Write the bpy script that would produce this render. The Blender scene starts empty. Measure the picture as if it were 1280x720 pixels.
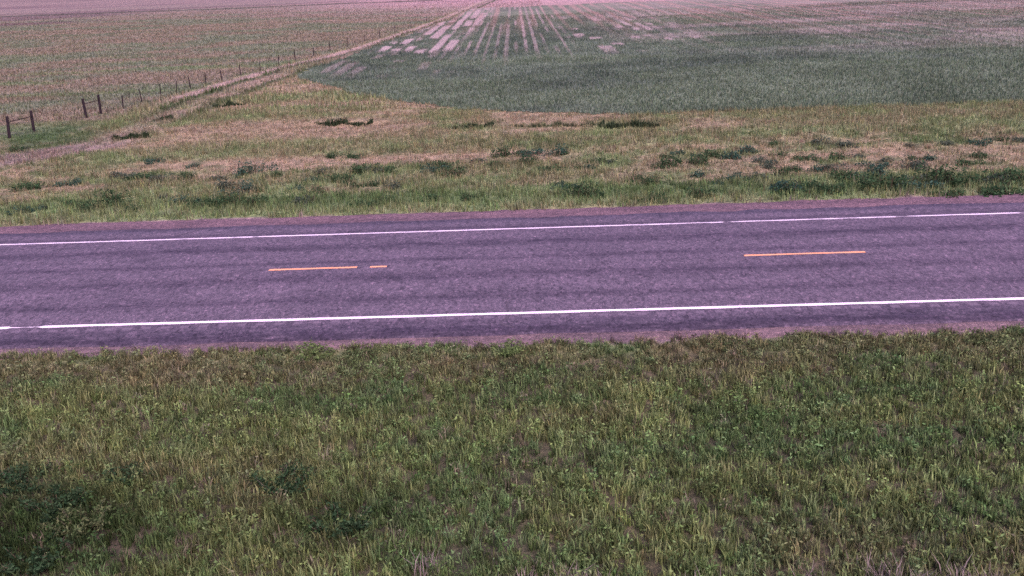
import bpy, bmesh, math, random
import numpy as np
from mathutils import Vector, Matrix

random.seed(7)
rng = np.random.default_rng(7)
scene = bpy.context.scene
COL = scene.collection

# ------------------------------------------------------------------ camera
cam_d = bpy.data.cameras.new('camera')
cam = bpy.data.objects.new('camera', cam_d)
COL.objects.link(cam)
PITCH, ROLL, YAW = 0.323214, -0.039424, -0.030730
CAM_H = 7.2947
fw = Vector((math.sin(YAW)*math.cos(PITCH), math.cos(YAW)*math.cos(PITCH), -math.sin(PITCH)))
rt0 = Vector((math.cos(YAW), -math.sin(YAW), 0)); up0 = rt0.cross(fw)
rt = rt0*math.cos(ROLL)+up0*math.sin(ROLL); up = up0*math.cos(ROLL)-rt0*math.sin(ROLL)
M3 = Matrix((rt, up, -fw)).transposed()
cam.matrix_world = Matrix.Translation((0, 0, CAM_H)) @ M3.to_4x4()
cam_d.sensor_width = 36.0
cam_d.lens = 36.0*1203.76/1280.0
cam_d.clip_start = 0.1
cam_d.clip_end = 20000
scene.camera = cam

# ------------------------------------------------------------------ sky, sun, exposure
SUN_EL, SUN_AZ = math.radians(46), math.radians(158)      # azimuth measured from +y towards +x
world = bpy.data.worlds.new('World'); scene.world = world
world.use_nodes = True
nt = world.node_tree
bg = nt.nodes['Background']
sky = nt.nodes.new('ShaderNodeTexSky'); sky.sky_type = 'NISHITA'
sky.sun_disc = False
sky.sun_elevation = SUN_EL; sky.sun_rotation = SUN_AZ
sky.air_density = 1.0; sky.dust_density = 4.0; sky.ozone_density = 2.0
tint = nt.nodes.new('ShaderNodeMix'); tint.data_type = 'RGBA'; tint.blend_type = 'MULTIPLY'
tint.inputs['Factor'].default_value = 1.0
tint.inputs[7].default_value = (1.32, 0.84, 1.30, 1)       # the rose and violet cast of the dusk air
nt.links.new(sky.outputs[0], tint.inputs[6]); nt.links.new(tint.outputs[2], bg.inputs['Color'])
bg.inputs['Strength'].default_value = 0.10
sd = bpy.data.lights.new('sun', 'SUN'); sd.energy = 1.2; sd.angle = math.radians(40)
sd.color = (1.0, 0.74, 0.96)
sun = bpy.data.objects.new('sun', sd); COL.objects.link(sun)
sdir = Vector((math.sin(SUN_AZ)*math.cos(SUN_EL), math.cos(SUN_AZ)*math.cos(SUN_EL), math.sin(SUN_EL)))
sun.rotation_euler = sdir.to_track_quat('Z', 'Y').to_euler()
scene.view_settings.view_transform = 'Standard'
scene.view_settings.look = 'None'
scene.view_settings.exposure = 1.6
scene.view_settings.gamma = 1.0
scene.view_settings.use_curve_mapping = False
scene.cycles.use_denoising = False
scene.cycles.max_bounces = 6

# ------------------------------------------------------------------ helpers
def noise(x, y, seed):
    """smooth value noise on unit cells, 0..1"""
    r = np.random.default_rng(seed).random(65536)
    xi = np.floor(x).astype(np.int64); yi = np.floor(y).astype(np.int64)
    fx = x-xi; fy = y-yi
    fx = fx*fx*(3-2*fx); fy = fy*fy*(3-2*fy)
    def h(a, b): return r[(a*7919+b*104729+(a*b % 31)*17) & 65535]
    return (h(xi, yi)*(1-fx)+h(xi+1, yi)*fx)*(1-fy)+(h(xi, yi+1)*(1-fx)+h(xi+1, yi+1)*fx)*fy

def fbm(x, y, seed, oct=4):
    s = 0; a = 0.5; t = 0
    for k in range(oct):
        s = s+a*noise(x*2**k+k*13.7, y*2**k+k*5.1, seed+k); t += a; a *= 0.55
    return s/t

def sm(a, b, x):
    t = np.clip((x-a)/(b-a), 0, 1); return t*t*(3-2*t)

def band(a, b, w, x): return sm(a-w, a+w, x)*(1-sm(b-w, b+w, x))

def mix(c, d, t): return c*(1-t[..., None])+np.asarray(d, float)*t[..., None]

def poly_dist(x, y, pts):
    """distance to a polyline"""
    best = np.full(x.shape, 1e9)
    for (ax, ay), (bx, by) in zip(pts[:-1], pts[1:]):
        dx, dy = bx-ax, by-ay
        t = np.clip(((x-ax)*dx+(y-ay)*dy)/(dx*dx+dy*dy), 0, 1)
        best = np.minimum(best, np.hypot(x-ax-t*dx, y-ay-t*dy))
    return best

def link(name, me, mat, parent=None):
    o = bpy.data.objects.new(name, me); COL.objects.link(o)
    if mat: me.materials.append(mat)
    if parent: o.parent = parent
    return o

def tag(o, label=None, cat=None, group=None, kind=None):
    if label: o['label'] = label
    if cat: o['category'] = cat
    if group: o['group'] = group
    if kind: o['kind'] = kind
    return o

def np_mesh(name, V, F, col=None, smooth=False):
    """V (n,3); F list of (m,k) index arrays; col (n,3) point colours"""
    me = bpy.data.meshes.new(name)
    me.vertices.add(len(V)); me.vertices.foreach_set('co', np.ascontiguousarray(V, np.float32).ravel())
    idx = np.concatenate([f.ravel() for f in F]).astype(np.int32)
    tot = np.concatenate([np.full(len(f), f.shape[1]) for f in F])
    st = np.concatenate([[0], np.cumsum(tot)[:-1]]).astype(np.int32)
    me.loops.add(len(idx)); me.loops.foreach_set('vertex_index', idx)
    me.polygons.add(len(st)); me.polygons.foreach_set('loop_start', st)
    if smooth: me.polygons.foreach_set('use_smooth', np.ones(len(st), bool))
    if col is not None:
        a = me.attributes.new('Col', 'FLOAT_COLOR', 'POINT')
        a.data.foreach_set('color', np.concatenate([col, np.ones((len(col), 1))], 1).astype(np.float32).ravel())
    me.update(calc_edges=True); me.validate()
    return me

class NT:
    def __init__(s, name):
        s.m = bpy.data.materials.new(name); s.m.use_nodes = True
        s.t = s.m.node_tree; s.b = s.t.nodes['Principled BSDF']; s.out = s.t.nodes['Material Output']
    def n(s, typ, **kw):
        q = s.t.nodes.new('ShaderNode'+typ)
        for k, v in kw.items(): setattr(q, k, v)
        return q
    def l(s, a, b): s.t.links.new(a, b)
    def geo(s): return s.n('NewGeometry').outputs['Position']
    def scaled(s, vec, sc):
        q = s.n('Mapping'); q.inputs['Scale'].default_value = sc; s.l(vec, q.inputs['Vector']); return q.outputs[0]
    def noise(s, vec, scale, detail=3, rough=.6):
        q = s.n('TexNoise'); q.inputs['Scale'].default_value = scale; q.inputs['Detail'].default_value = detail
        q.inputs['Roughness'].default_value = rough; s.l(vec, q.inputs['Vector']); return q.outputs[0]
    def ramp(s, fac, stops):
        q = s.n('ValToRGB'); e = q.color_ramp.elements
        while len(e) < len(stops): e.new(.5)
        for k, (p, c) in zip(e, stops): k.position = p; k.color = (*c, 1) if len(c) == 3 else c
        s.l(fac, q.inputs[0]); return q.outputs[0]
    def rgb(s, mode, a, b, fac=1.0):
        q = s.n('Mix', data_type='RGBA', blend_type=mode)
        for sock, v in ((q.inputs[0], fac), (q.inputs[6], a), (q.inputs[7], b)):
            if hasattr(v, 'is_output'): s.l(v, sock)
            elif isinstance(v, (int, float)): sock.default_value = v
            else: sock.default_value = (*v, 1)
        return q.outputs[2]
    def math(s, op, a, b=0.0, c=0.0, clamp=False):
        q = s.n('Math', operation=op, use_clamp=clamp)
        for k, v in enumerate((a, b, c)):
            if hasattr(v, 'is_output'): s.l(v, q.inputs[k])
            else: q.inputs[k].default_value = v
        return q.outputs[0]
    def bump(s, h, strength, dist):
        q = s.n('Bump'); q.inputs['Strength'].default_value = strength; q.inputs['Distance'].default_value = dist
        s.l(h, q.inputs['Height']); s.l(q.outputs[0], s.b.inputs['Normal'])

def foliage_mat(name, rough=.75, trans=.35):
    q = NT(name)
    at = q.n('Attribute', attribute_name='Col').outputs['Color']
    q.b.inputs['Roughness'].default_value = rough
    q.b.inputs['Specular IOR Level'].default_value = 0.0
    q.l(at, q.b.inputs['Base Color'])
    tr = q.n('BsdfTranslucent'); q.l(at, tr.inputs['Color'])
    mx = q.n('MixShader'); mx.inputs[0].default_value = trans
    q.l(q.b.outputs[0], mx.inputs[1]); q.l(tr.outputs[0], mx.inputs[2]); q.l(mx.outputs[0], q.out.inputs['Surface'])
    return q.m

# ------------------------------------------------------------------ the lie of the land
ROAD_C = 23.606
LINE_N, LINE_F = ROAD_C-3.6, ROAD_C+3.6
ASPH_N, ASPH_F = 18.82, 28.62
GRAV_N, GRAV_F = 18.35, 29.75
FENCE = [(-25.41, 56.31), (-24.9, 58.3), (-24.6, 60.6), (-24.3, 63.0), (-24.15, 65.4), (-23.95, 67.8), (-23.7, 70.2),
         (-23.35, 73.0), (-22.8, 76.0), (-22.2, 79.4), (-21.65, 83.2), (-21.1, 87.0), (-20.4, 91.4), (-19.75, 96.0),
         (-19.0, 101.0), (-18.2, 107.0), (-17.6, 114.0), (-16.9, 122.0), (-16.1, 132.0), (-15.2, 144.0)]
TRACK = [(-60, 24), (-40, 33), (-31, 37.0), (-25.4, 40.6), (-22.4, 42.8), (-20.5, 46), (-20.6, 55), (-20.5, 63), (-20.1, 71), (-19.1, 80), (-17.6, 88),
         (-15.9, 98), (-14.3, 115), (-12.8, 150), (-11.3, 187), (-9, 235)]
TRACK_PALE = [(-23.0, 55), (-22.8, 60), (-22.9, 66), (-22.2, 73), (-21.2, 80), (-19.5, 88), (-17.5, 98), (-15.6, 122), (-13.8, 150), (-12.2, 187), (-10, 235)]
def along(pts, y): return np.interp(y, [q[1] for q in pts], [q[0] for q in pts])

def height(x, y):
    x = np.asarray(x, float); y = np.asarray(y, float)
    z = -0.06+0*x
    z = z-0.22*sm(GRAV_N+.1, GRAV_N-3.5, y)                  # the near verge falls away from the shoulder
    z = z-0.12*band(31.5, 40, 3.0, y)                         # shallow ditch beyond the road
    z = z-0.02*band(GRAV_N, GRAV_F, .3, y)
    off = sm(GRAV_N, GRAV_N-2, y)+sm(GRAV_F+.2, GRAV_F+4, y)
    z = z+off*0.16*(fbm(x/3.2, y/3.2, 11, 3)-.5)
    z = z+sm(36, 60, y)*0.5*(fbm(x/14, y/10, 12, 3)-.5)*(1-.6*sm(60, 90, y))
    z = z-0.30*np.exp(-((x+9.6)/1.9)**2-((y-49.2)/.8)**2)*sm(50.3, 49.6, y)   # two small washed-out banks
    z = z-0.30*np.exp(-((x-4.0)/2.0)**2-((y-44.9)/.8)**2)*sm(46.0, 45.3, y)
    return z

GREEN = np.array((.090, .158, .052)); OLIVE = np.array((.132, .190, .062)); DRY = np.array((.198, .180, .098))
DARKG = np.array((.032, .066, .020)); STRAW = np.array((.29, .24, .15)); PINK = np.array((.27, .215, .155))
SOIL = np.array((.25, .235, .185)); GRAVEL = np.array((.17, .145, .125))

def cover(x, y):
    """what grows or lies at a spot: colour, plant height factor, plant density factor"""
    x = np.asarray(x, float); y = np.asarray(y, float)
    n1 = fbm(x/5, y/2.2, 21); n2 = fbm(x/1.6, y/1.0, 31); n3 = fbm(x/16, y/6, 41)
    # near verge: olive green, browner next to the shoulder
    c = GREEN*(1-sm(.30, .62, n2)[..., None])+OLIVE*sm(.30, .62, n2)[..., None]
    c = mix(c, np.array((.15, .155, .07)), .5*sm(.50, .70, n1))
    c = mix(c, (.118, .120, .062), .5*sm(15.9, 17.6, y)*(y < 20)*sm(.35, .6, n2+.1))
    hgt = .65+.7*n2; den = 1+0*x
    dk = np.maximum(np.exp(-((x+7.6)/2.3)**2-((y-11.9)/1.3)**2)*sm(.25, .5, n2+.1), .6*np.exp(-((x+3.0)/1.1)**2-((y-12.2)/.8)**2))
    c = mix(c, DARKG*.8, np.clip(dk*1.3, 0, 1)*.9)  # dark-leaved patches; the lower-left one also paints in the lens's corner darkening
    # far verge
    far = y > 25
    f = GREEN*1.45*(1-sm(.35, .6, n2)[..., None])+np.array((.158, .195, .082))*sm(.35, .6, n2)[..., None]
    dry = sm(.46, .60, n1*.6+n3*.45)
    dry = dry*sm(32.5, 35, y+1.5*(n1-.5))
    s1 = band(38.0, 40.2, .5, y+1.2*(n3-.5)+.02*x)*band(-14, 1.5, 2, x)*.9*sm(.3, .5, n2+.08)       # pale strip
    s2 = band(44.5, 51.5, 1.2, y+1.5*(n1-.5))*band(-20.5, -6, 2.5, x)*.95*sm(.32, .5, n1+.05)
    s3 = band(33.5, 41, 1.0, y+1.5*(n1-.5))*sm(0, 6, x)*.75*sm(.36, .5, n1*.5+n2*.5)
    s4 = band(46.5, 50, .8, y+1.5*(n1-.5))*band(-3, 9, 3, x)*.6*sm(.36, .56, n1)
    gr0 = band(30.0, 33.6, .5, y+1.2*(n1-.5)); gr = gr0+band(40.8, 44.0, .8, y+1.5*(n3-.5))*.9                                             # green strip
    gr = np.maximum(gr, .8*band(42.0, 50, 1.2, y+1.5*(n3-.5))*sm(7, 12, x))
    dry = np.clip(np.maximum.reduce([dry*(1-gr), s1, s2, s3*(1-.4*gr), s4]), 0, 1)
    f = mix(f, DRY*1.12, dry)
    f = mix(f, STRAW, .45*s1+.2*s2*sm(.5, .62, n2))
    f = mix(f, (.150, .160, .078), .38+0*x)
    f = mix(f, DARKG*1.5, .55*sm(.56, .68, fbm(x/.9, y/.7, 45))*band(33, 42.5, 1, y))
    f = mix(f, GREEN*1.35, .45*gr0)
    f = mix(f, DARKG*1.5, .6*band(31.2, 33.4, .5, y+.8*(n2-.5))*sm(.40, .55, n1))                   # dark strip along the road edge
    fh = .6+.6*n2; fh = fh*(1-.45*dry)
    fd = 1-.45*dry
    # pasture beyond the fence and the wide land behind
    p = mix(np.broadcast_to(np.array((.112, .152, .078)), f.shape), (.148, .148, .085), sm(.38, .62, fbm(x/9, y/5, 51)))
    p = mix(p, GREEN*1.1, .5*sm(.56, .70, fbm(x/14, y/4, 61))*(1-sm(75, 130, y)))
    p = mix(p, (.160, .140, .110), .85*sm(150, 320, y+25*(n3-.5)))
    p = mix(p, (.31, .235, .205), sm(-75, -8, x)*sm(120, 240, y+25*(n3-.5)+.55*np.clip(x, -150, 40))*.9)  # paler pink towards the far centre: stubble with a glow painted in
    p = mix(p, (.10, .085, .07), .7*sm(.58, .66, fbm(x/60, y/13, 71))*sm(120, 180, y))
    p = mix(p, (.05, .06, .035), .85*band(242, 249, 1.0, y-.02*x+14*(fbm(x/40, y/200, 77, 2)-.5)))
    tx = along(TRACK_PALE, y)
    pas = np.maximum(sm(tx-.2, tx-1.6, x)*sm(45, 48, y+.5*(x+25)), sm(150, 200, y)*sm(-60, -30, -60+y*.2))
    pas = np.maximum(pas, sm(172, 182, y))
    f = mix(f, p, pas)
    fh = fh*(1-pas)+pas*.55; fd = fd*(1-pas)+.6*pas
    # track and the green bands beside it
    wob = 1.0*(fbm(x/2.5, y/5, 81)-.5); wo2 = 1.0*(fbm(x/2, y/4, 85)-.5)
    near_t = sm(47.5, 44, y)
    wd = np.exp(-((x+24.2+.2*(y-48))/2.3)**2-((y-47.5)/3.4)**2)                          # weeds between fence and track
    f = mix(f, DARKG*1.4, np.clip(wd*1.5, 0, .85)*sm(.33, .5, n2+.1))
    sd_ = x-along(TRACK, y); sp = x-along(TRACK_PALE, y)
    span = np.maximum(along(TRACK, y)-along(TRACK_PALE, y), .6)
    up = sm(50, 58, y)*(y < 236)
    gb = np.exp(-((sp-span*.5+wob*.5)/.50)**2)+.8*np.exp(-((sd_-1.25+wo2*.5)/.45)**2)
    f = mix(f, DARKG*1.1, np.clip(1.1*gb, 0, .95)*up*sm(.22, .36, n2+.08))
    td = poly_dist(x, y, TRACK)
    ruts = np.exp(-((td-.75-.1*wob)/.42)**2)*(.5+.5*near_t)+np.exp(-(td/.5)**2)*(1-near_t)*.7
    ruts = np.clip(ruts, 0, 1)*sm(.26, .46, n2+.12)*(y < 236)
    f = mix(f, np.array((.205, .18, .13)), ruts*(.85-.25*(1-near_t)))
    f = mix(f, np.array((.190, .175, .125)), .8*sm(1.9, .9, td+wob)*near_t)
    tr = np.exp(-((sp+wob*.25)/.62)**4)*sm(55, 63, y)*sm(.25, .42, n2+.12)*(y < 236)
    f = mix(f, (.235, .208, .145), tr*.95)
    fd = fd*(1-.75*np.maximum(tr, ruts*.8)); fh = fh*(1-.4*tr)
    bare = np.maximum(np.exp(-((x+9.6)/1.6)**2-((y-49.0)/.55)**2), np.exp(-((x-4.2)/1.6)**2-((y-44.75)/.5)**2))
    bare = sm(.35, .7, bare+.25*(n2-.5))
    f = mix(f, PINK, bare); fd = fd*(1-bare)
    c = np.where(far[..., None], f, c); hgt = np.where(far, fh, hgt); den = np.where(far, fd, den)
    # gravel shoulders
    e = .9*(fbm(x/.9, y/.9, 91)-.5)+.5*(fbm(x/4, y*0, 93)-.5)
    g = band(GRAV_N, GRAV_F, .12, y+e)
    c = mix(c, GRAVEL, g); den = den*(1-g)
    return c, hgt, den

# ------------------------------------------------------------------ ground sheet
def axis(segs):
    out = []
    for a, b, n in segs: out.append(np.linspace(a, b, n, endpoint=False))
    return np.concatenate(out+[[segs[-1][1]]])

def grid_sheet(name, xs, ys, zf, colf, keep=None):
    X, Y = np.meshgrid(xs, ys); Z = zf(X, Y); C = colf(X, Y)
    nx, ny = len(xs), len(ys)
    i = (np.arange(ny-1)[:, None]*nx+np.arange(nx-1)[None, :]).ravel()
    F = np.stack([i, i+1, i+1+nx, i+nx], 1)
    V = np.stack([X.ravel(), Y.ravel(), Z.ravel()], 1); Cc = C.reshape(-1, 3)
    if keep is not None:
        k = keep(X, Y).ravel(); F = F[k[F].all(1)]
        used = np.unique(F); m = np.zeros(len(V), int); m[used] = np.arange(len(used)); V = V[used]; Cc = Cc[used]; F = m[F]
    return np_mesh(name, V, [F], Cc, True)

def ground_col(X, Y):
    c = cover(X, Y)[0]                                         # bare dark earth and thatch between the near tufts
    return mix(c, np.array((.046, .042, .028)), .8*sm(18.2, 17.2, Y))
gm = NT('ground_cover')
pos = gm.geo()
at = gm.n('Attribute', attribute_name='Col').outputs['Color']
fine = gm.noise(pos, 7.0, 5, .75)
mid = gm.noise(gm.scaled(pos, (1, .6, 1)), 1.1, 4, .7)
k1 = gm.ramp(fine, [(.30, (.35, .38, .38)), (.5, (1, 1, 1)), (.70, (1.75, 1.65, 1.6))])
k2 = gm.ramp(mid, [(.32, (.62, .68, .66)), (.5, (1, 1, 1)), (.68, (1.35, 1.3, 1.3))])
gm.l(gm.rgb('MULTIPLY', gm.rgb('MULTIPLY', at, k1), k2), gm.b.inputs['Base Color'])
gm.b.inputs['Roughness'].default_value = .95; gm.b.inputs['Specular IOR Level'].default_value = .1
gm.bump(gm.math('ADD', fine, mid), .8, .12)

gx = axis([(-4000, -400, 14), (-400, -120, 30), (-120, -42, 100), (-42, 42, 300), (42, 120, 100), (120, 400, 30), (400, 4000, 14)])
gy = axis([(-60, 5, 14), (5, 56, 230), (56, 110, 130), (110, 280, 150), (280, 700, 60), (700, 6000, 24)])
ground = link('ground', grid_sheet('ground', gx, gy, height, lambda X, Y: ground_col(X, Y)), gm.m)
tag(ground, kind='structure')

# ------------------------------------------------------------------ crop field
LEFT_E = [(-18.3, 74.6), (-16.9, 91), (-14.2, 121), (-12.2, 155), (-10.9, 187), (-9.5, 232)]
NEAR_E = [(-18.3, 75.5), (-17.4, 71.5), (-14.9, 67.3), (-11.6, 61.6), (-6.84, 55.6), (-1.2, 51.5), (3.3, 49.6), (9.3, 48.9), (17.3, 48.9), (24.7, 49.4), (40, 50.5), (150, 56)]
def in_field(x, y):
    e = 1.1*(fbm(x/1.7, y/1.7, 101)-.5)+.8*(fbm(x/.5, y/.5, 105, 2)-.5)
    a = y+e > np.interp(x, [p[0] for p in NEAR_E], [p[1] for p in NEAR_E])
    b = x+e > np.interp(y, [p[1] for p in LEFT_E], [p[0] for p in LEFT_E])
    return a & b & (y < 186+.10*x+5*(fbm(x/6, y*0, 103)-.5)) & (x < 150)
def field_z(x, y): return height(x, y)+.03
CROP = np.array((.078, .122, .070)); CROPD = np.array((.060, .096, .057))
def bare_soil(x, y):
    u = x+.018*(y-50)
    big = fbm(u/9, y/17, 131, 3); crs = fbm(x/26, y/7-.02*x, 141, 3); pat = fbm(u/2.4+40, y/7, 117, 3)
    uw = u+.25*(fbm(u*0+3, y/12, 133, 2)-.5)
    def lanes(sp, wid, off, seed, ylen):
        k = np.floor((uw+off)/sp); ph = (uw+off)/sp-k-.5
        w = wid*(.6+.8*noise(k*3.7, k*0, seed))
        on = fbm(k*5.3+.5, y/ylen+k*7.7, seed+1, 3)
        return 1-sm(w*.75, w*1.25, np.abs(ph)), on, noise(k*9.1+.3, k*0, seed+2)
    left = band(-14.6, -6.8, .5, u-.026*(y-90))
    m, on, st = lanes(1.3, .42, 0, 135, 11)
    a1 = m*sm(.40, .48, on*.75+pat*.25)*left*sm(86, 91, y-6*st+.25*(x+10))
    m, on, st = lanes(.92, .19, .3, 139, 26)
    a2 = m*sm(.35, .47, on)*band(-8.5, 5.2, .8, u)*sm(80, 98, y-14*(st-.5))*(.45+.5*st)
    m, on, st = lanes(1.35, .36, .1, 143, 7)
    a3 = m*sm(.52, .60, on*.7+pat*.3)*band(3.5, 17, 2, x)*sm(78, 90, y-.45*(x-6)-8*(st-.5))*(1-.7*sm(125, 160, y))*.85
    m, on, st = lanes(2.1, .22, .7, 147, 40)
    b = np.maximum(sm(.42, .58, crs)*.75*(.55+.45*m), m*.32*sm(.40, .52, on))*sm(74, 104, y+.30*(x-12)+8*(big-.5))*sm(5, 15, x)*.8
    m, on, st = lanes(1.25, .30, 0, 149, 6)
    c = m*sm(.50, .62, on)*sm(68, 76, y)*(1-sm(90, 96, y))*sm(-4, -10, x)*.4
    return np.clip(np.maximum.reduce([a1, a2, a3, b, c]), 0, 1)
def bare_mix(x, y):
    u = x+.018*(y-50)
    return .5*(.5+.5*np.cos(2*np.pi*u/1.9+1.3*(fbm(u*0+u/7, y/60, 111, 2)-.5)))*.6+.7*fbm(u/1.1, y/40, 119, 3)-.1
def field_col(x, y):
    big = fbm(x/11, y/9, 151); m = fbm(x/2.2, y/2.8, 161)
    c = mix(np.broadcast_to(CROPD, x.shape+(3,)), CROP*1.18, sm(.34, .62, .5*big+.5*m))
    c = mix(c, (.095, .150, .075), .5*sm(.5, .65, fbm(x/20, y/8, 171)))
    b = bare_soil(x, y)
    c = mix(c, SOIL*(.72+.5*fbm(x/1.2, y/5, 181))[..., None], b*.95)
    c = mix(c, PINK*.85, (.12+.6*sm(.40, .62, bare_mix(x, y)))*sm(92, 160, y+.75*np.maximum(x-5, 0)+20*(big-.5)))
    return c
cm = NT('young_crop_soil')
pos = cm.geo(); at = cm.n('Attribute', attribute_name='Col').outputs['Color']
fine = cm.noise(pos, 5.0, 5, .75)
k1 = cm.ramp(fine, [(.30, (.45, .5, .5)), (.5, (1, 1, 1)), (.70, (1.6, 1.5, 1.45))])
cm.l(cm.rgb('MULTIPLY', at, k1), cm.b.inputs['Base Color'])
cm.b.inputs['Roughness'].default_value = .95; cm.b.inputs['Specular IOR Level'].default_value = .1
cm.bump(fine, .7, .12)
fx = axis([(-19, 20, 300), (20, 60, 130), (60, 150, 90)]); fy = axis([(47, 110, 210), (110, 232, 200)])
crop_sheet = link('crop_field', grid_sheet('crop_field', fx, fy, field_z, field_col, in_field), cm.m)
tag(crop_sheet, kind='structure')

# ------------------------------------------------------------------ road
def road_z(y):
    y = np.asarray(y, float)
    return .072*(1-np.clip(np.abs(y-ROAD_C)/3.6, 0, 1))-.02*np.clip(np.abs(y-ROAD_C)-3.6, 0, 9)
am = NT('weathered_asphalt')
pos = am.geo()
sx = am.n('SeparateXYZ'); am.l(pos, sx.inputs[0]); PY = sx.outputs['Y']; PX = sx.outputs['X']
wob = am.noise(am.scaled(pos, (.12, .5, 1)), 1.0, 3)
yy = am.math('ADD', PY, am.math('MULTIPLY', am.math('SUBTRACT', wob, .5), .5))
def stripe(y0, w):
    d = am.math('DIVIDE', am.math('SUBTRACT', yy, y0), w)
    return am.math('POWER', 2.718, am.math('MULTIPLY', am.math('MULTIPLY', d, d), -1.0))
speck = am.noise(pos, 14.0, 6, .85)
sp2 = am.noise(pos, 45.0, 3, .8)
grit = am.noise(am.scaled(pos, (1, .6, 1)), 5.0, 6, .85)
vo = am.n('TexVoronoi'); vo.inputs['Scale'].default_value = 1.0
am.l(am.scaled(pos, (21, 9, 1)), vo.inputs['Vector'])
cell = am.n('SeparateColor'); am.l(vo.outputs['Color'], cell.inputs[0])
chips = am.ramp(cell.outputs[0], [(0.0, (.36, .37, .40)), (.12, (.78, .78, .80)), (.5, (1.03, 1.03, 1.03)), (.88, (1.12, 1.08, 1.08)), (1.0, (1.8, 1.62, 1.6))])
blot = am.noise(am.scaled(pos, (.35, 1.1, 1)), 1.0, 4, .65)
base = am.ramp(speck, [(.32, (.022, .023, .028)), (.45, (.060, .060, .065)), (.55, (.080, .079, .084)), (.68, (.17, .15, .158))])
base = am.rgb('MULTIPLY', base, am.ramp(sp2, [(.3, (.6, .6, .62)), (.5, (1, 1, 1)), (.7, (1.5, 1.45, 1.45))]))
base = am.rgb('MULTIPLY', base, am.ramp(grit, [(.32, (.45, .46, .48)), (.45, (.92, .92, .93)), (.55, (1.05, 1.04, 1.04)), (.70, (1.6, 1.5, 1.5))]))
base = am.rgb('MULTIPLY', base, am.rgb('MIX', (1.10, 1.05, 1.06), chips, .7))
base = am.rgb('MULTIPLY', base, am.ramp(blot, [(.3, (.80, .80, .82)), (.5, (1, 1, 1)), (.7, (1.16, 1.13, 1.14))]))
dark = None
for y0, w, a in ((25.75, .36, .95), (24.15, .2, .75), (22.7, .28, .8), (21.2, .22, .7), (27.5, .18, .8), (28.4, .2, .4), (19.05, .34, 1.5), (19.6, .25, .45)):
    q = am.math('MULTIPLY', stripe(y0, w), a); dark = q if dark is None else am.math('ADD', dark, q)
tornf = am.ramp(am.noise(am.scaled(pos, (.6, 2.0, 1)), 1.6, 4, .7), [(.35, (.3, .3, .3)), (.62, (1, 1, 1))])
dark = am.math('MULTIPLY', dark, tornf, clamp=True)
base = am.rgb('MIX', base, am.rgb('MULTIPLY', base, (.36, .36, .43)), dark)
# pale milled rumble marks just outside the near line
rw = am.math('SINE', am.math('MULTIPLY', PX, 2*math.pi/.42))
rm = am.math('MULTIPLY', am.math('GREATER_THAN', am.math('ADD', rw, am.math('MULTIPLY', wob, .8)), .55), stripe(19.78, .07))
base = am.rgb('MIX', base, (.12, .112, .118), am.math('MULTIPLY', rm, .75))
am.l(base, am.b.inputs['Base Color'])
am.b.inputs['Roughness'].default_value = .9; am.b.inputs['Specular IOR Level'].default_value = .25
am.bump(speck, .5, .02)

XR = 160
rxs = np.arange(-XR, XR+.1, 2.0)
rys = np.array([ASPH_N-.06, ASPH_N, 19.3, 20.006, 21, 22, 23, ROAD_C, 24.2, 25.2, 26.2, LINE_F, 28, ASPH_F, ASPH_F+.06])
X, Y = np.meshgrid(np.linspace(-XR, XR, 641), rys)
Z = road_z(Y); Z[0] -= .08; Z[-1] -= .08
jn = .16*(fbm(X[0]/1.3, X[0]*0, 201, 4)-.5); Y[0] += jn; Y[1] += jn
jf = .42*(fbm(X[0]/1.1, X[0]*0+5, 203, 4)-.5); Y[-1] += jf; Y[-2] += jf
nx, ny = X.shape[1], X.shape[0]
i = (np.arange(ny-1)[:, None]*nx+np.arange(nx-1)[None, :]).ravel()
road = link('road', np_mesh('road', np.stack([X.ravel(), Y.ravel(), Z.ravel()], 1), [np.stack([i, i+1, i+1+nx, i+nx], 1)], None, True), am.m)
tag(road, kind='structure')

def gravel(name, dk, md, lt):
    vm = NT(name)
    pos = vm.geo()
    a = vm.noise(pos, 9.0, 6, .85); b = vm.noise(pos, 38, 3, .8); c = vm.noise(vm.scaled(pos, (.4, 1.2, 1)), 1.2, 4)
    base = vm.ramp(a, [(.3, dk), (.5, md), (.7, lt)])
    base = vm.rgb('MULTIPLY', base, vm.ramp(b, [(.3, (.6, .6, .6)), (.7, (1.5, 1.45, 1.4))]))
    base = vm.rgb('MULTIPLY', base, vm.ramp(c, [(.3, (.7, .72, .75)), (.7, (1.25, 1.2, 1.18))]))
    vm.l(base, vm.b.inputs['Base Color']); vm.b.inputs['Roughness'].default_value = .95; vm.b.inputs['Specular IOR Level'].default_value = .1
    vm.bump(a, .8, .04)
    return vm.m
def shoulder(y0, y1, z0, z1, seed, far):
    xs = np.linspace(-XR, XR, 1201); n = 5
    T = np.linspace(0, 1, n)
    X = np.tile(xs, (n, 1)); Y = y0+(y1-y0)*T[:, None]+0*X; Z = z0+(z1-z0)*T[:, None]+0*X
    j = .9*(fbm(xs/1.1, xs*0+3, seed, 4)-.5); row = -1 if far else 0
    Y[row] += j; Z[row] -= .05
    i = (np.arange(n-1)[:, None]*1201+np.arange(1200)[None, :]).ravel()
    o = link('gravel_shoulder', np_mesh('gravel_shoulder', np.stack([X.ravel(), Y.ravel(), Z.ravel()], 1), [np.stack([i, i+1, i+1202, i+1201], 1)], None, True), gravel('reddish_gravel', (.036, .033, .034), (.100, .080, .080), (.21, .165, .158)) if far else gravel('grey_gravel', (.035, .033, .030), (.10, .088, .080), (.21, .172, .152)))
    tag(o, kind='structure')
shoulder(GRAV_N-.15, ASPH_N+.2, -.05, -.046, 211, False)
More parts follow.
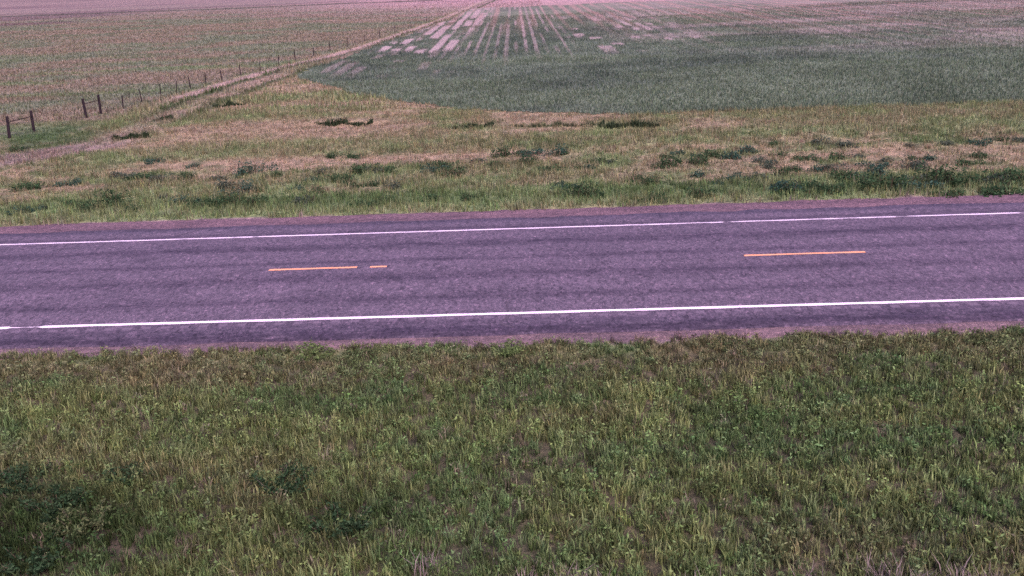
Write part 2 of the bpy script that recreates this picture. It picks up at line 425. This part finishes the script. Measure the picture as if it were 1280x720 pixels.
shoulder(ASPH_F-.2, GRAV_F+.2, -.046, -.05, 215, True)

def paint_mat(name, colour, cover_lo, cover_hi):
    q = NT(name); pos = q.geo()
    n = q.noise(q.scaled(pos, (.9, 3.5, 1)), 2.4, 6, .8); s = q.noise(pos, 30, 3, .8)
    big = q.noise(q.scaled(pos, (.25, .2, 1)), 1.0, 3)
    f = q.math('ADD', q.math('MULTIPLY', n, .6), q.math('ADD', q.math('MULTIPLY', s, .2), q.math('MULTIPLY', big, .2)))
    w = q.ramp(f, [(cover_lo, (1, 1, 1)), (cover_hi, (0, 0, 0))])
    col = q.rgb('MIX', (.11, .10, .105), q.rgb('MULTIPLY', colour, q.ramp(s, [(.3, (.8, .8, .8)), (.7, (1.1, 1.1, 1.1))])), w)
    q.l(col, q.b.inputs['Base Color']); q.b.inputs['Roughness'].default_value = .7
    return q.m
white_n = paint_mat('white_road_paint', (.72, .72, .68), .56, .64)
white_f = paint_mat('worn_white_road_paint', (.62, .62, .58), .50, .60)
yellow = paint_mat('yellow_road_paint', (.62, .33, .13), .56, .66)
def marking(name, x0, x1, yc, w, mat, seed, rag=.02, gaps=()):
    n = max(2, int((x1-x0)/.09)); xs = np.linspace(x0, x1, n)
    lo = yc-w/2+rag*2*(fbm(xs/.5, xs*0, seed, 3)-.5); hi = yc+w/2+rag*(fbm(xs/.5, xs*0+7, seed, 3)-.5)
    for (ga, gb) in gaps:
        k = (xs > ga) & (xs < gb); lo[k] = yc-.03*rng.random(k.sum()); hi[k] = yc+.02*rng.random(k.sum())
    V = np.concatenate([np.stack([xs, lo, road_z(lo)+.004], 1), np.stack([xs, hi, road_z(hi)+.004], 1)])
    i = np.arange(n-1)
    return link(name, np_mesh(name, V, [np.stack([i, i+1, i+1+n, i+n], 1)]), mat, road)
marking('edge_line', -XR, XR, LINE_N, .125, white_n, 301, .02, ((-11.9, -11.2),))
marking('edge_line', -XR, XR, LINE_F, .115, white_f, 311, .025, ((-8.4, -8.25), (5.35, 5.6), (10.3, 10.7), (13.8, 14.0)))
X0 = -6.978
for k in range(-4, 5):
    xa = X0+12.192*k
    if k == 0:
        marking('centre_dash', xa, xa+2.28, ROAD_C, .12, yellow, 321)
        marking('centre_dash', xa+2.62, xa+3.05, ROAD_C, .11, yellow, 322)
    else:
        marking('centre_dash', xa, xa+3.05, ROAD_C, .12, yellow, 320+k)
crm = NT('dark_crack'); pos = crm.geo()
crm.l(crm.ramp(crm.noise(pos, 9, 4, .8), [(.35, (.02, .02, .024)), (.65, (.06, .056, .06))]), crm.b.inputs['Base Color']); crm.b.inputs['Roughness'].default_value = 1
def crack(pts, w, seed, jag=.05, step=.12):
    P = []
    for (a, b) in zip(pts[:-1], pts[1:]):
        n = max(2, int(math.dist(a, b)/step))
        for t in range(n): P.append((a[0]+(b[0]-a[0])*t/n, a[1]+(b[1]-a[1])*t/n))
    P.append(pts[-1]); P = np.array(P); r = np.random.default_rng(seed)
    P = P+jag*(r.random(P.shape)-.5)
    T = np.gradient(P, axis=0); N = np.stack([-T[:, 1], T[:, 0]], 1); N /= np.linalg.norm(N, axis=1)[:, None]+1e-9
    ww = w*(.25+1.1*r.random(len(P)))[:, None]; A, B = P+N*ww/2, P-N*ww/2; n = len(P)
    V = np.concatenate([np.c_[A, road_z(A[:, 1])+.0025], np.c_[B, road_z(B[:, 1])+.0025]]); i = np.arange(n-1)
    link('crack', np_mesh('crack', V, [np.stack([i, i+1, i+1+n, i+n], 1)]), crm.m, road)
crack([(.27, 28.1), (.42, 28.4), (.75, 28.7)], .07, 1)
crack([(-4.9, 27.65), (-4.84, 28.1), (-4.6, 28.7)], .07, 2)
crack([(-.75, 21.1), (-.78, 20.6), (-.72, 20.1)], .05, 3)
crack([(-.72, 19.9), (-.9, 19.45), (-.6, 19.15)], .08, 4)
crack([(-10.9, 27.6), (-10.5, 28.1), (-10.1, 28.7)], .07, 5)
crack([(11.2, 20.2), (11.0, 19.6), (11.3, 19.0)], .05, 8)
crack([(-14.0, 25.2), (-13.7, 26.1), (-13.9, 27.1)], .04, 9)
crack([(7.0, 21.0), (6.8, 22.2), (7.1, 23.4)], .035, 10)
crack([(-22, 28.45), (-16.8, 28.6), (-13, 28.5), (-9, 28.6), (-5, 28.55), (-1.5, 28.62), (2, 28.5)], .06, 6, .08)

# ------------------------------------------------------------------ grass and crops, too many to count
def blades(x, y, z, h, w, col, lean=.45, two=True):
    """one upright tapering leaf per point, random facing"""
    n = len(x); a = rng.random(n)*2*np.pi; d = np.stack([np.cos(a), np.sin(a)], 1)
    b = a+np.pi/2+(rng.random(n)-.5)*1.2; L = h*lean*(.2+rng.random(n))
    ld = np.stack([np.cos(b), np.sin(b)], 1)*L[:, None]; hw = (w/2)[:, None]
    p = np.stack([x, y], 1)
    if two:
        V = np.empty((n, 5, 3))
        V[:, 0, :2] = p-d*hw*.7; V[:, 1, :2] = p+d*hw*.7; V[:, 0, 2] = V[:, 1, 2] = z-.02
        m = p+ld*.32
        V[:, 2, :2] = m+d*hw; V[:, 3, :2] = m-d*hw; V[:, 2, 2] = V[:, 3, 2] = z+h*.55
        V[:, 4, :2] = p+ld; V[:, 4, 2] = z+h*(1-.25*rng.random(n))
        i = np.arange(n)*5
        return V.reshape(-1, 3), [np.stack([i, i+1, i+2, i+3], 1), np.stack([i+3, i+2, i+4], 1)], np.repeat(col, 5, 0)
    V = np.empty((n, 3, 3))
    V[:, 0, :2] = p-d*hw; V[:, 1, :2] = p+d*hw; V[:, 0, 2] = V[:, 1, 2] = z-.02
    V[:, 2, :2] = p+ld; V[:, 2, 2] = z+h
    i = np.arange(n)*3
    return V.reshape(-1, 3), [np.stack([i, i+1, i+2], 1)], np.repeat(col, 3, 0)

def leaves(x, y, z, s, col):
    """small broad leaves floating on hidden stems: a diamond each, random tilt"""
    n = len(x); u = rng.normal(size=(n, 3)); u[:, 2] *= .7; u /= np.linalg.norm(u, axis=1)[:, None]
    v = rng.normal(size=(n, 3)); v -= (v*u).sum(1)[:, None]*u; v /= np.linalg.norm(v, axis=1)[:, None]
    c = np.stack([x, y, z], 1); s = s[:, None]
    V = np.stack([c-u*s, c+v*s*.42, c+u*s, c-v*s*.42], 1).reshape(-1, 3)
    i = np.arange(n)*4
    return V, [np.stack([i, i+1, i+2, i+3], 1)], np.repeat(col, 4, 0)

def join(parts):
    V = []; F = []; C = []; o = 0
    for v, f, c in parts:
        V.append(v); C.append(c); F += [q+o for q in f]; o += len(v)
    return np.concatenate(V), F, np.concatenate(C)

grass_m = foliage_mat('grass_leaf')
def jit(c, lo=.6, hi=1.5, hue=.12):
    k = (lo+(hi-lo)*rng.random(len(c))**1.2)[:, None]
    return np.clip(c*k*(1+hue*rng.normal(size=c.shape)), .004, .6)

def scatter(n, x0, x1, y0, y1, keep=None, extra=0):
    x = x0+(x1-x0)*rng.random(n); y = y0+(y1-y0)*rng.random(n)
    c, h, d = cover(x, y)
    k = rng.random(n) < d
    if keep is not None: k &= keep(x, y)
    return x[k], y[k], c[k], h[k]

# near verge: tufts of blades mixed with leafy weeds
def near_grass():
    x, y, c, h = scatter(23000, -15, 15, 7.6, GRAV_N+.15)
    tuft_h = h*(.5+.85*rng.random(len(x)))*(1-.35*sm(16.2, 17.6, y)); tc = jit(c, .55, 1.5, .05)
    dead = rng.random(len(x)) < .03+.07*sm(.55, .7, fbm(x/2.2, y/2.2, 401)); tc[dead] = jit(np.tile((.145, .155, .085), (dead.sum(), 1)), .5, 1.3, .03)
    k = 20; sg = np.repeat(.028+.04*rng.random(len(x)), k); X = np.repeat(x, k)+rng.normal(size=len(x)*k)*sg; Y = np.repeat(y, k)+rng.normal(size=len(x)*k)*sg
    H = np.repeat(tuft_h, k)*(.08+.16*rng.random(len(X))); Wd = .009+.012*rng.random(len(X))
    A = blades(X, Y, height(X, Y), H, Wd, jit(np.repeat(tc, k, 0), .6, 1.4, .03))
    pick = rng.random(len(x)) < .34
    xx, yy, hh, cc = x[pick], y[pick], tuft_h[pick], tc[pick]*np.array((.95, 1.08, 1.0))
    k = 14; X = np.repeat(xx, k)+rng.normal(size=len(xx)*k)*.06; Y = np.repeat(yy, k)+rng.normal(size=len(xx)*k)*.06
    Zh = np.repeat(hh, k)*(.04+.19*rng.random(len(X)))
    B = leaves(X, Y, height(X, Y)+Zh, .018+.022*rng.random(len(X)), jit(np.repeat(cc, k, 0), .6, 1.4, .03))
    V, F, C = join([A, B])
    return link('roadside_grass', np_mesh('roadside_grass', V, F, C), grass_m)
tag(near_grass(), 'dense olive green grass and weeds on the near side of the road', 'grass', kind='stuff')

def not_crop(x, y): return ~in_field(x, y)
def far_grass():
    x, y, c, h = scatter(70000, -42, 42, GRAV_F-.1, 54, not_crop)
    c = jit(c, .6, 1.4, .07); k = 5
    X = np.repeat(x, k)+rng.normal(size=len(x)*k)*.08; Y = np.repeat(y, k)+rng.normal(size=len(x)*k)*.08
    A = blades(X, Y, height(X, Y), np.repeat(h, k)*(.12+.20*rng.random(len(X))), .02+.025*rng.random(len(X)), jit(np.repeat(c, k, 0), .7, 1.3, .05), two=False)
    V, F, C = join([A])
    return link('meadow_grass', np_mesh('meadow_grass', V, F, C), grass_m)
tag(far_grass(), 'patchy green and straw coloured grass beyond the road', 'grass', kind='stuff')

def pasture():
    n = 230000
    y = 44+230*rng.random(n)**1.7; x = -(25+.55*y)+(25+.55*y+2)*rng.random(n)
    c1, h1, d1 = cover(x, y)
    k = (rng.random(n) < d1*1.4) & not_crop(x, y) & ((y > 54) | (x < -42)) & (rng.random(n) < 1-sm(150, 274, y))
    x, y, c1, h1 = x[k], y[k], c1[k], h1[k]
    A = blades(x, y, height(x, y), h1*(.18+.28*rng.random(len(x))), (.04+.05*rng.random(len(x)))*(1+y/150), jit(c1, .6, 1.35, .06), two=False)
    return link('pasture_grass', np_mesh('pasture_grass', *A), grass_m)
tag(pasture(), 'dry brownish grass of the pasture behind the wire fence', 'grass', kind='stuff')

def crop():
    n = 230000
    y = 48.5+105*rng.random(n)**1.35; x = -19+rng.random(n)*(19+22+.42*y)
    x = np.round((x+.018*(y-50))/.32)*.32-.018*(y-50)+rng.normal(size=n)*.11
    k = in_field(x, y) & (rng.random(n) > bare_soil(x, y)*1.1)
    x, y = x[k], y[k]; c = jit(field_col(x, y), .82, 1.2, .05)
    A = blades(x, y, height(x, y)+.03, (.10+.13*rng.random(len(x)))*(.6+.8*fbm(x/3, y/3, 177)), .05+.05*rng.random(len(x)), c, two=False)
    return link('young_crop', np_mesh('young_crop', *A), grass_m)
tag(crop(), 'blue green young crop growing in rows in the field', 'crop', kind='stuff')

# ------------------------------------------------------------------ shrubs beyond the road
def shrub_mesh(seed, cols, flat=1.0, n=420, leaf=.05):
    r = np.random.default_rng(seed)
    lobes = [(r.normal()*.26, r.normal()*.22, .10+.16*r.random(), .16+.16*r.random()) for _ in range(7)]
    P = []; per = n//len(lobes)
    for (a, b, c, rad) in lobes:
        q = r.normal(size=(per, 3)); q /= np.linalg.norm(q, axis=1)[:, None]; q *= rad*(.55+.55*r.random(per))[:, None]
        q[:, 2] = np.abs(q[:, 2]+c*.6); P.append(q+np.array((a, b, 0)))
    P = np.concatenate(P); P[:, 2] *= flat
    cc = np.array(cols)[r.integers(0, len(cols), len(P))]*(.6+.8*r.random(len(P)))[:, None]
    A = leaves(P[:, 0], P[:, 1], P[:, 2], leaf*(.7+.8*r.random(len(P))), cc)
    m = 26; g = r.normal(size=(m, 2))*.2
    B = blades(g[:, 0], g[:, 1], 0*g[:, 0], (.2+.28*r.random(m))*flat, np.full(m, .02), np.tile((.06, .055, .03), (m, 1)))
    return np_mesh('shrub', *join([A, B]))
TONES = {'dark green': [(.026, .064, .024), (.042, .086, .034)],
         'grey green': [(.052, .085, .050), (.066, .100, .060)],
         'blue green': [(.028, .074, .044), (.042, .092, .054)]}
SHAPES = {'low spreading': .62, 'rounded': 1.0, 'upright': 1.45}
shrub_meshes = {}
for a, (t, cols) in enumerate(TONES.items()):
    for b, (s, f) in enumerate(SHAPES.items()):
        shrub_meshes[t, s] = shrub_mesh(500+a*10+b, cols, f); shrub_meshes[t, s].materials.append(grass_m)
SPOTS = [tuple(map(float, q.split())) for q in """-24.2 44.2;-24.1 44.9;-19.6 36.1;-18.3 36.6;-16.9 37.9;-16.2 37.7;-15.8 37.5;-14.7 36.8;-13.8 37.3;-14.3 39.3;-16.4 40.5;-12.5 36.9;-11.3 34.9;-10.6 34.2;-11.5 37.7;-17.8 31.8;-17.2 32.2;-16.3 32.9;-15.4 31.9;-14.9 32.7;-13.8 31.5;-13.5 33.9;-12.3 32.5;-11.6 32.0;-11.0 32.3;-10.5 32.0;-9.7 32.2;-7.8 35.9;-7.2 35.5;-6.9 37.2;-6.3 37.1;-5.9 37.1;-10.1 34.3;-8.8 34.5;-7.9 33.9;-6.6 34.5;-6.0 34.6;-5.2 34.2;-10.2 37.0;-8.6 36.1;-8.5 37.4;-8.7 40.3;-7.7 40.3;-3.6 37.6;-4.1 37.1;-3.1 36.0;-2.4 38.3;-1.6 37.3;-1.3 39.1;-5.0 31.8;-5.8 31.1;-3.5 31.7;-2.3 31.5;-8.0 32.1;0.9 33.3;1.0 39.2;0.5 36.5;1.7 36.7;2.0 36.5;2.5 37.7;2.9 37.5;-0.4 37.8;-0.7 39.5;-0.2 39.6;3.7 34.2;4.0 33.5;1.9 31.4;1.5 31.6;3.9 30.6;5.4 30.9;5.1 38.1;5.7 38.7;6.3 38.4;7.0 38.1;7.7 37.5;8.5 38.4;8.5 36.3;8.6 35.5;6.2 36.8;4.7 36.1;5.1 36.5;7.1 33.9;7.8 33.5;6.3 33.1;5.8 34.4;9.6 37.6;10.3 36.7;11.5 36.6;12.3 36.8;8.9 36.1;9.4 34.8;10.7 34.6;10.1 34.5;12.2 34.9;13.1 35.9;13.4 34.3;14.2 36.1;14.7 35.9;15.6 35.0;16.5 36.0;13.8 33.4;12.2 33.1;11.0 33.0;10.6 32.9;8.8 33.9;9.4 31.4;8.1 31.3;8.4 31.1;9.6 31.1;11.0 31.2;11.8 31.4;12.8 31.6;13.3 31.7;13.7 31.4;14.2 31.6;14.8 31.5;15.1 31.7;15.6 31.8;13.0 29.8;14.5 30.0;11.9 33.5;11.6 39.4;12.5 38.9;14.9 38.4;16.4 38.6;18.8 39.1;19.4 39.0;17.8 38.7;9.9 39.9;13.4 31.6;15.7 31.5;12.3 31.4;9.0 31.3""".split(';')]
ORD = ['first', 'second', 'third', 'fourth', 'fifth', 'sixth', 'seventh', 'eighth', 'ninth', 'tenth', 'eleventh', 'twelfth', 'thirteenth',
       'fourteenth', 'fifteenth', 'sixteenth', 'seventeenth', 'eighteenth', 'nineteenth', 'twentieth']
def zone(x, y):
    d = 'at road edge' if y < 33.2 else 'mid verge' if y < 36.8 else 'back of verge' if y < 42 else 'by dirt track'
    u = (x-.3)/y
    p = 'far left' if u < -.36 else 'left of left yellow dash' if u < -.24 else 'behind left yellow dash' if u < -.10 else 'between the yellow dashes' if u < .20 else 'behind right yellow dash' if u < .335 else 'right of right yellow dash'
    return d, p
sr = random.Random(3); items = []
for (x, y) in SPOTS:
    t = sr.choices(list(TONES), (5, 3, 3))[0]; s = sr.choices(list(SHAPES), (5, 4, 1))[0]
    if y < 33: t = sr.choices(list(TONES), (7, 1, 2))[0]
    items.append([x, y, t, s, sr.uniform(.5, 1.0)*(1.35 if x > 8 and y < 32.6 else 1), sr.uniform(0, 6.28)])
items.append([.95, 39.3, 'blue green', 'upright', .8, .4])
items.sort()
count = {}
for it in items:
    key = (it[2], it[3])+zone(it[0], it[1]); count.setdefault(key, []).append(it)
for (t, s, d, p), L in count.items():
    for k, (x, y, _, _, sc, rz) in enumerate(L):
        o = bpy.data.objects.new('shrub', shrub_meshes[t, s]); COL.objects.link(o)
        o.location = (x, y, float(height(x, y))-.02); o.rotation_euler = (0, 0, rz); o.scale = (sc*1.1, sc*1.0, sc)
        nth = '' if len(L) == 1 else ORD[k]+' '
        tag(o, f'{nth}{s} {t} shrub{"" if len(L) == 1 or k == 0 else " from left"} {d}, {p}'.replace('first low','leftmost low').replace('first rounded','leftmost rounded').replace('first upright','leftmost upright'), 'shrub', 'shrubs scattered over the far verge')

# dark grass overhanging the two washed-out banks, coloured to carry their shade too
def bank_mesh(seed, half, n):
    r = np.random.default_rng(seed); x = (r.random(n)*2-1)*half; y = r.normal(size=n)*.10+.05*np.sin(x*3)
    y = y+.35*(noise(x*1.3, x*0+9, seed)-.5); hh = (.14+.20*r.random(n))*(.3+1.2*noise(x*2.6, x*0, seed))
    c = np.array((.026, .046, .020))*(.6+1.0*r.random(n))[:, None]
    return np_mesh('bank_grass', *blades(x, y, 0*x-.1, hh+.1, .03+.03*r.random(n), c, .3))
for (x, y, h, rz, lab) in ((-9.9, 49.75, 1.5, .05, 'dark ragged grass fringe over the bare washed-out bank left of centre'),
                           (4.4, 45.6, 1.4, -.06, 'dark ragged grass fringe over the bare pink bank right of centre'),
                           (1.1, 45.95, 2.2, .02, 'long low dark grass line leading left from the right bank'),
                           (-18.1, 57.3, .95, .25, 'dark grass line on dry ground, right of the dirt track below its bend'),
                           (-20.4, 52.6, .5, .1, 'short dark grass line beside the dirt track at left'),
                           (-19.9, 46.9, .8, .1, 'dark grass line where the dirt track turns away from the road'),
                           (-3.0, 46.4, 1.0, .03, 'thin dark grass line left of the long low one, mid picture')):
    o = link('bank_grass', bank_mesh(int(600+x*10), h, 520 if h < 2 else 260), grass_m)
    o.location = (x, y, float(height(x, y))); o.rotation_euler = (0, 0, rz); tag(o, lab, 'grass tuft')

# ------------------------------------------------------------------ weeds and pale tufts in the near verge
def weed_mesh(seed, cols, n=900, rad=.32, hgt=.5, leaf=.035):
    r = np.random.default_rng(seed); ns = 16
    A = r.random(ns)*6.28; R = rad*np.sqrt(r.random(ns)); H = hgt*(.55+.5*r.random(ns))
    parts = []; V = []
    s = r.integers(0, ns, n); t = r.random(n)**.7
    P = np.stack([np.cos(A[s])*R[s]*(.3+.7*t), np.sin(A[s])*R[s]*(.3+.7*t), H[s]*t], 1)+r.normal(size=(n, 3))*np.array((.045, .045, .02))
    P[:, 2] = np.abs(P[:, 2])
    c = np.array(cols)[r.integers(0, len(cols), n)]*(.6+.8*r.random(n))[:, None]
    fol = np_mesh('foliage', *leaves(P[:, 0], P[:, 1], P[:, 2], leaf*(.7+.8*r.random(n)), c))
    bm = bmesh.new()
    for k in range(ns):
        a = Vector((math.cos(A[k])*R[k]*.3, math.sin(A[k])*R[k]*.3, -.03)); b = Vector((math.cos(A[k])*R[k], math.sin(A[k])*R[k], H[k]))
        d = (b-a).normalized(); u = d.orthogonal().normalized(); v = d.cross(u)
        ring = [[bm.verts.new(p+(u*math.cos(q)+v*math.sin(q))*w) for q in (0, 2.09, 4.19)] for p, w in ((a, .008), (b, .003))]
        for q in range(3): bm.faces.new((ring[0][q], ring[0][(q+1) % 3], ring[1][(q+1) % 3], ring[1][q]))
    st = bpy.data.meshes.new('stems'); bm.to_mesh(st); bm.free()
    return fol, st
stem_q = NT('weed_stem'); stem_q.l(stem_q.ramp(stem_q.noise(stem_q.geo(), 20), [(.3, (.04, .05, .02)), (.7, (.09, .08, .04))]), stem_q.b.inputs['Base Color'])
DK = TONES['dark green']+[(.014, .030, .012)]; GB = TONES['blue green']; LG = [(.085, .150, .045), (.10, .170, .05)]; OG = [(.06, .10, .035), (.085, .12, .045)]
for k, (x, y, cols, rad, hg, lab) in enumerate((
    (-4.04, 12.95, DK, .42, .42, 'dark leafy weed in the near grass below the left yellow dash'),
    (-2.95, 11.9, DK, .45, .34, 'wide dark weed in the near grass, left of the picture centre'),
    (-7.35, 12.45, DK, .50, .40, 'broad dark weed patch at the left in the near grass'),  # dark weeds at lower left also stand in for the darkened corner
    (-8.30, 13.3, DK, .45, .38, 'dark weed at the left edge of the near grass'),
    (-6.80, 12.05, OG, .40, .36, 'olive weed among the dark weeds at lower left'),
    (-7.05, 11.2, DK, .48, .36, 'lowest dark weed in the bottom left corner'),
    (-6.6, 13.4, DK, .30, .30, 'small dark weed above the olive one at lower left'),
    (-4.57, 18.0, LG, .38, .26, 'bright green weed standing against the gravel at left centre'),
    (-.73, 17.85, LG, .36, .26, 'green weed at the gravel edge near the middle of the road'),
    (-3.75, 17.8, OG, .22, .16, 'narrow olive weed beside the bright green one at the gravel edge'),
    (8.6, 17.8, OG, .40, .18, 'olive weed clump at the gravel edge on the right'),
    (3.7, 17.9, OG, .30, .16, 'low olive weed by the gravel edge right of centre'),
    (.4, 10.95, LG, .14, .20, 'small light green rosette low in the middle of the near grass'),
)):
    e = bpy.data.objects.new('leafy_weed', None); COL.objects.link(e)
    e.location = (x, y, float(height(x, y))); e.empty_display_size = .2
    f, s = weed_mesh(700+k, cols, int(260+1500*rad*hg*3), rad*1.25, hg*.8, .028)
    link('foliage', f, grass_m, e); link('stems', s, stem_q.m, e)
    tag(e, lab, 'weed', 'leafy weeds in the near grass')
def dry_tuft(seed, col, n=70, h=.34, r0=.10):
    r = np.random.default_rng(seed); g = r.normal(size=(n, 2))*r0
    c = np.array(col)*(.55+.8*r.random(n))[:, None]
    return np_mesh('dry_tuft', *blades(g[:, 0], g[:, 1], 0*g[:, 0], h*(.5+.7*r.random(n)), .006+.008*r.random(n), c, .5))
pale = [(-.38, 10.35), (.06, 10.3), (.38, 10.42), (.72, 10.25), (4.2, 10.4), (4.65, 10.25), (5.15, 10.3), (5.5, 10.15), (3.3, 10.25), (-1.55, 10.8), (1.9, 10.2)]
DT = ['at the very bottom, under the middle of the picture', 'right beside the middle one at the bottom', 'third in the bottom middle bunch',
      'rightmost of the bottom middle bunch', 'leftmost of the bottom right bunch', 'second of the bottom right bunch', 'third of the bottom right bunch',
      'rightmost of the bottom right bunch', 'alone between the bottom bunches, nearer the right one', 'alone at the bottom left of centre', 'alone between the bottom bunches, nearer the middle']
for k, (x, y) in enumerate(pale):
    o = link('dry_grass_tuft', dry_tuft(800+k, (.20, .195, .145)), grass_m); o.location = (x, y, float(height(x, y)))
    tag(o, 'pale dead grass tuft, '+DT[k], 'grass tuft', 'pale dead tufts along the bottom')

# ------------------------------------------------------------------ wire fences beside the track
wood = NT('grey_weathered_wood'); pos = wood.geo()
wood.l(wood.ramp(wood.noise(wood.scaled(pos, (6, 6, 1.2)), 4, 5, .7), [(.3, (.008, .008, .008)), (.7, (.028, .025, .024))]), wood.b.inputs['Base Color'])
wood.b.inputs['Roughness'].default_value = .95; wood.b.inputs['Specular IOR Level'].default_value = .03
wirem = NT('rusty_wire'); wirem.l(wirem.ramp(wirem.noise(wirem.geo(), 8), [(.4, (.06, .05, .05)), (.6, (.11, .085, .075))]), wirem.b.inputs['Base Color']); wirem.b.inputs['Roughness'].default_value = .7
def tube(bm, a, b, r0, r1, n=8):
    a, b = Vector(a), Vector(b); d = (b-a).normalized(); u = d.orthogonal().normalized(); v = d.cross(u)
    R = [[bm.verts.new(p+(u*math.cos(2*math.pi*q/n)+v*math.sin(2*math.pi*q/n))*w) for q in range(n)] for p, w in ((a, r0), (b, r1))]
    for q in range(n): bm.faces.new((R[0][q], R[0][(q+1) % n], R[1][(q+1) % n], R[1][q]))
    bm.faces.new(R[0][::-1]); bm.faces.new(R[1])
def bm_link(name, bm, mat, parent):
    me = bpy.data.meshes.new(name); bm.normal_update(); bm.to_mesh(me); bm.free(); return link(name, me, mat, parent)
def fence(name, pts, heavy, rails, label):
    e = bpy.data.objects.new(name, None); COL.objects.link(e)
    ox, oy = pts[0]; oz = float(height(ox, oy)); e.location = (ox, oy, oz); tops = []
    r = random.Random(len(pts))
    for k, (x, y) in enumerate(pts):
        z = float(height(x, y)); hv = k in heavy
        h = (1.1 if hv else .75+.2*r.random()); w = .078 if hv else .030+.014*r.random()
        lx, ly = r.uniform(-.09, .09), r.uniform(-.09, .09)
        bm = bmesh.new(); tube(bm, (x-ox, y-oy, z-oz-.15), (x-ox+lx, y-oy+ly, z-oz+h), w, w*.9, 9)
        bmesh.ops.bevel(bm, geom=[q for q in bm.edges if q.is_boundary or all(v.co.z > z-oz+h-.02 for v in q.verts)], offset=.012, segments=1, affect='EDGES')
        bm_link('post', bm, wood.m, e); tops.append((x-ox, y-oy, z-oz, lx, ly))
    for (a, b) in rails:
        A, B = tops[a], tops[b]; bm = bmesh.new()
        tube(bm, (A[0]+A[3]*.8, A[1]+A[4]*.8, A[2]+.80), (B[0]+B[3]*.8, B[1]+B[4]*.8, B[2]+.80), .022, .022)
        bm_link('brace_rail', bm, wood.m, e)
    for hgt in (.25, .48, .7):
        bm = bmesh.new()
        for A, B in zip(tops[:-1], tops[1:]):
            m = [(A[i]+B[i])/2 for i in range(3)]
            p = (A[0]+.055, A[1], A[2]+hgt); q = (B[0]+.055, B[1], B[2]+hgt); mm = (m[0]+.055, m[1], m[2]+hgt-.03)
            tube(bm, p, mm, .004, .004, 4); tube(bm, mm, q, .004, .004, 4)
        bm_link('wire', bm, wirem.m, e)
    tag(e, label, 'fence')
fence('wire_fence', [(-25.59, 54.79)]+FENCE, {0, 1}, [(0, 1)], 'long wire fence with thin posts running away beside the dirt track')
fence('wire_fence', [(-26.42, 50.3), (-26.75, 48.4), (-29.6, 47.3), (-33, 46.2), (-37, 45.2)], {0, 1}, [(0, 1)], 'short wire fence with two thick braced posts at the left edge')
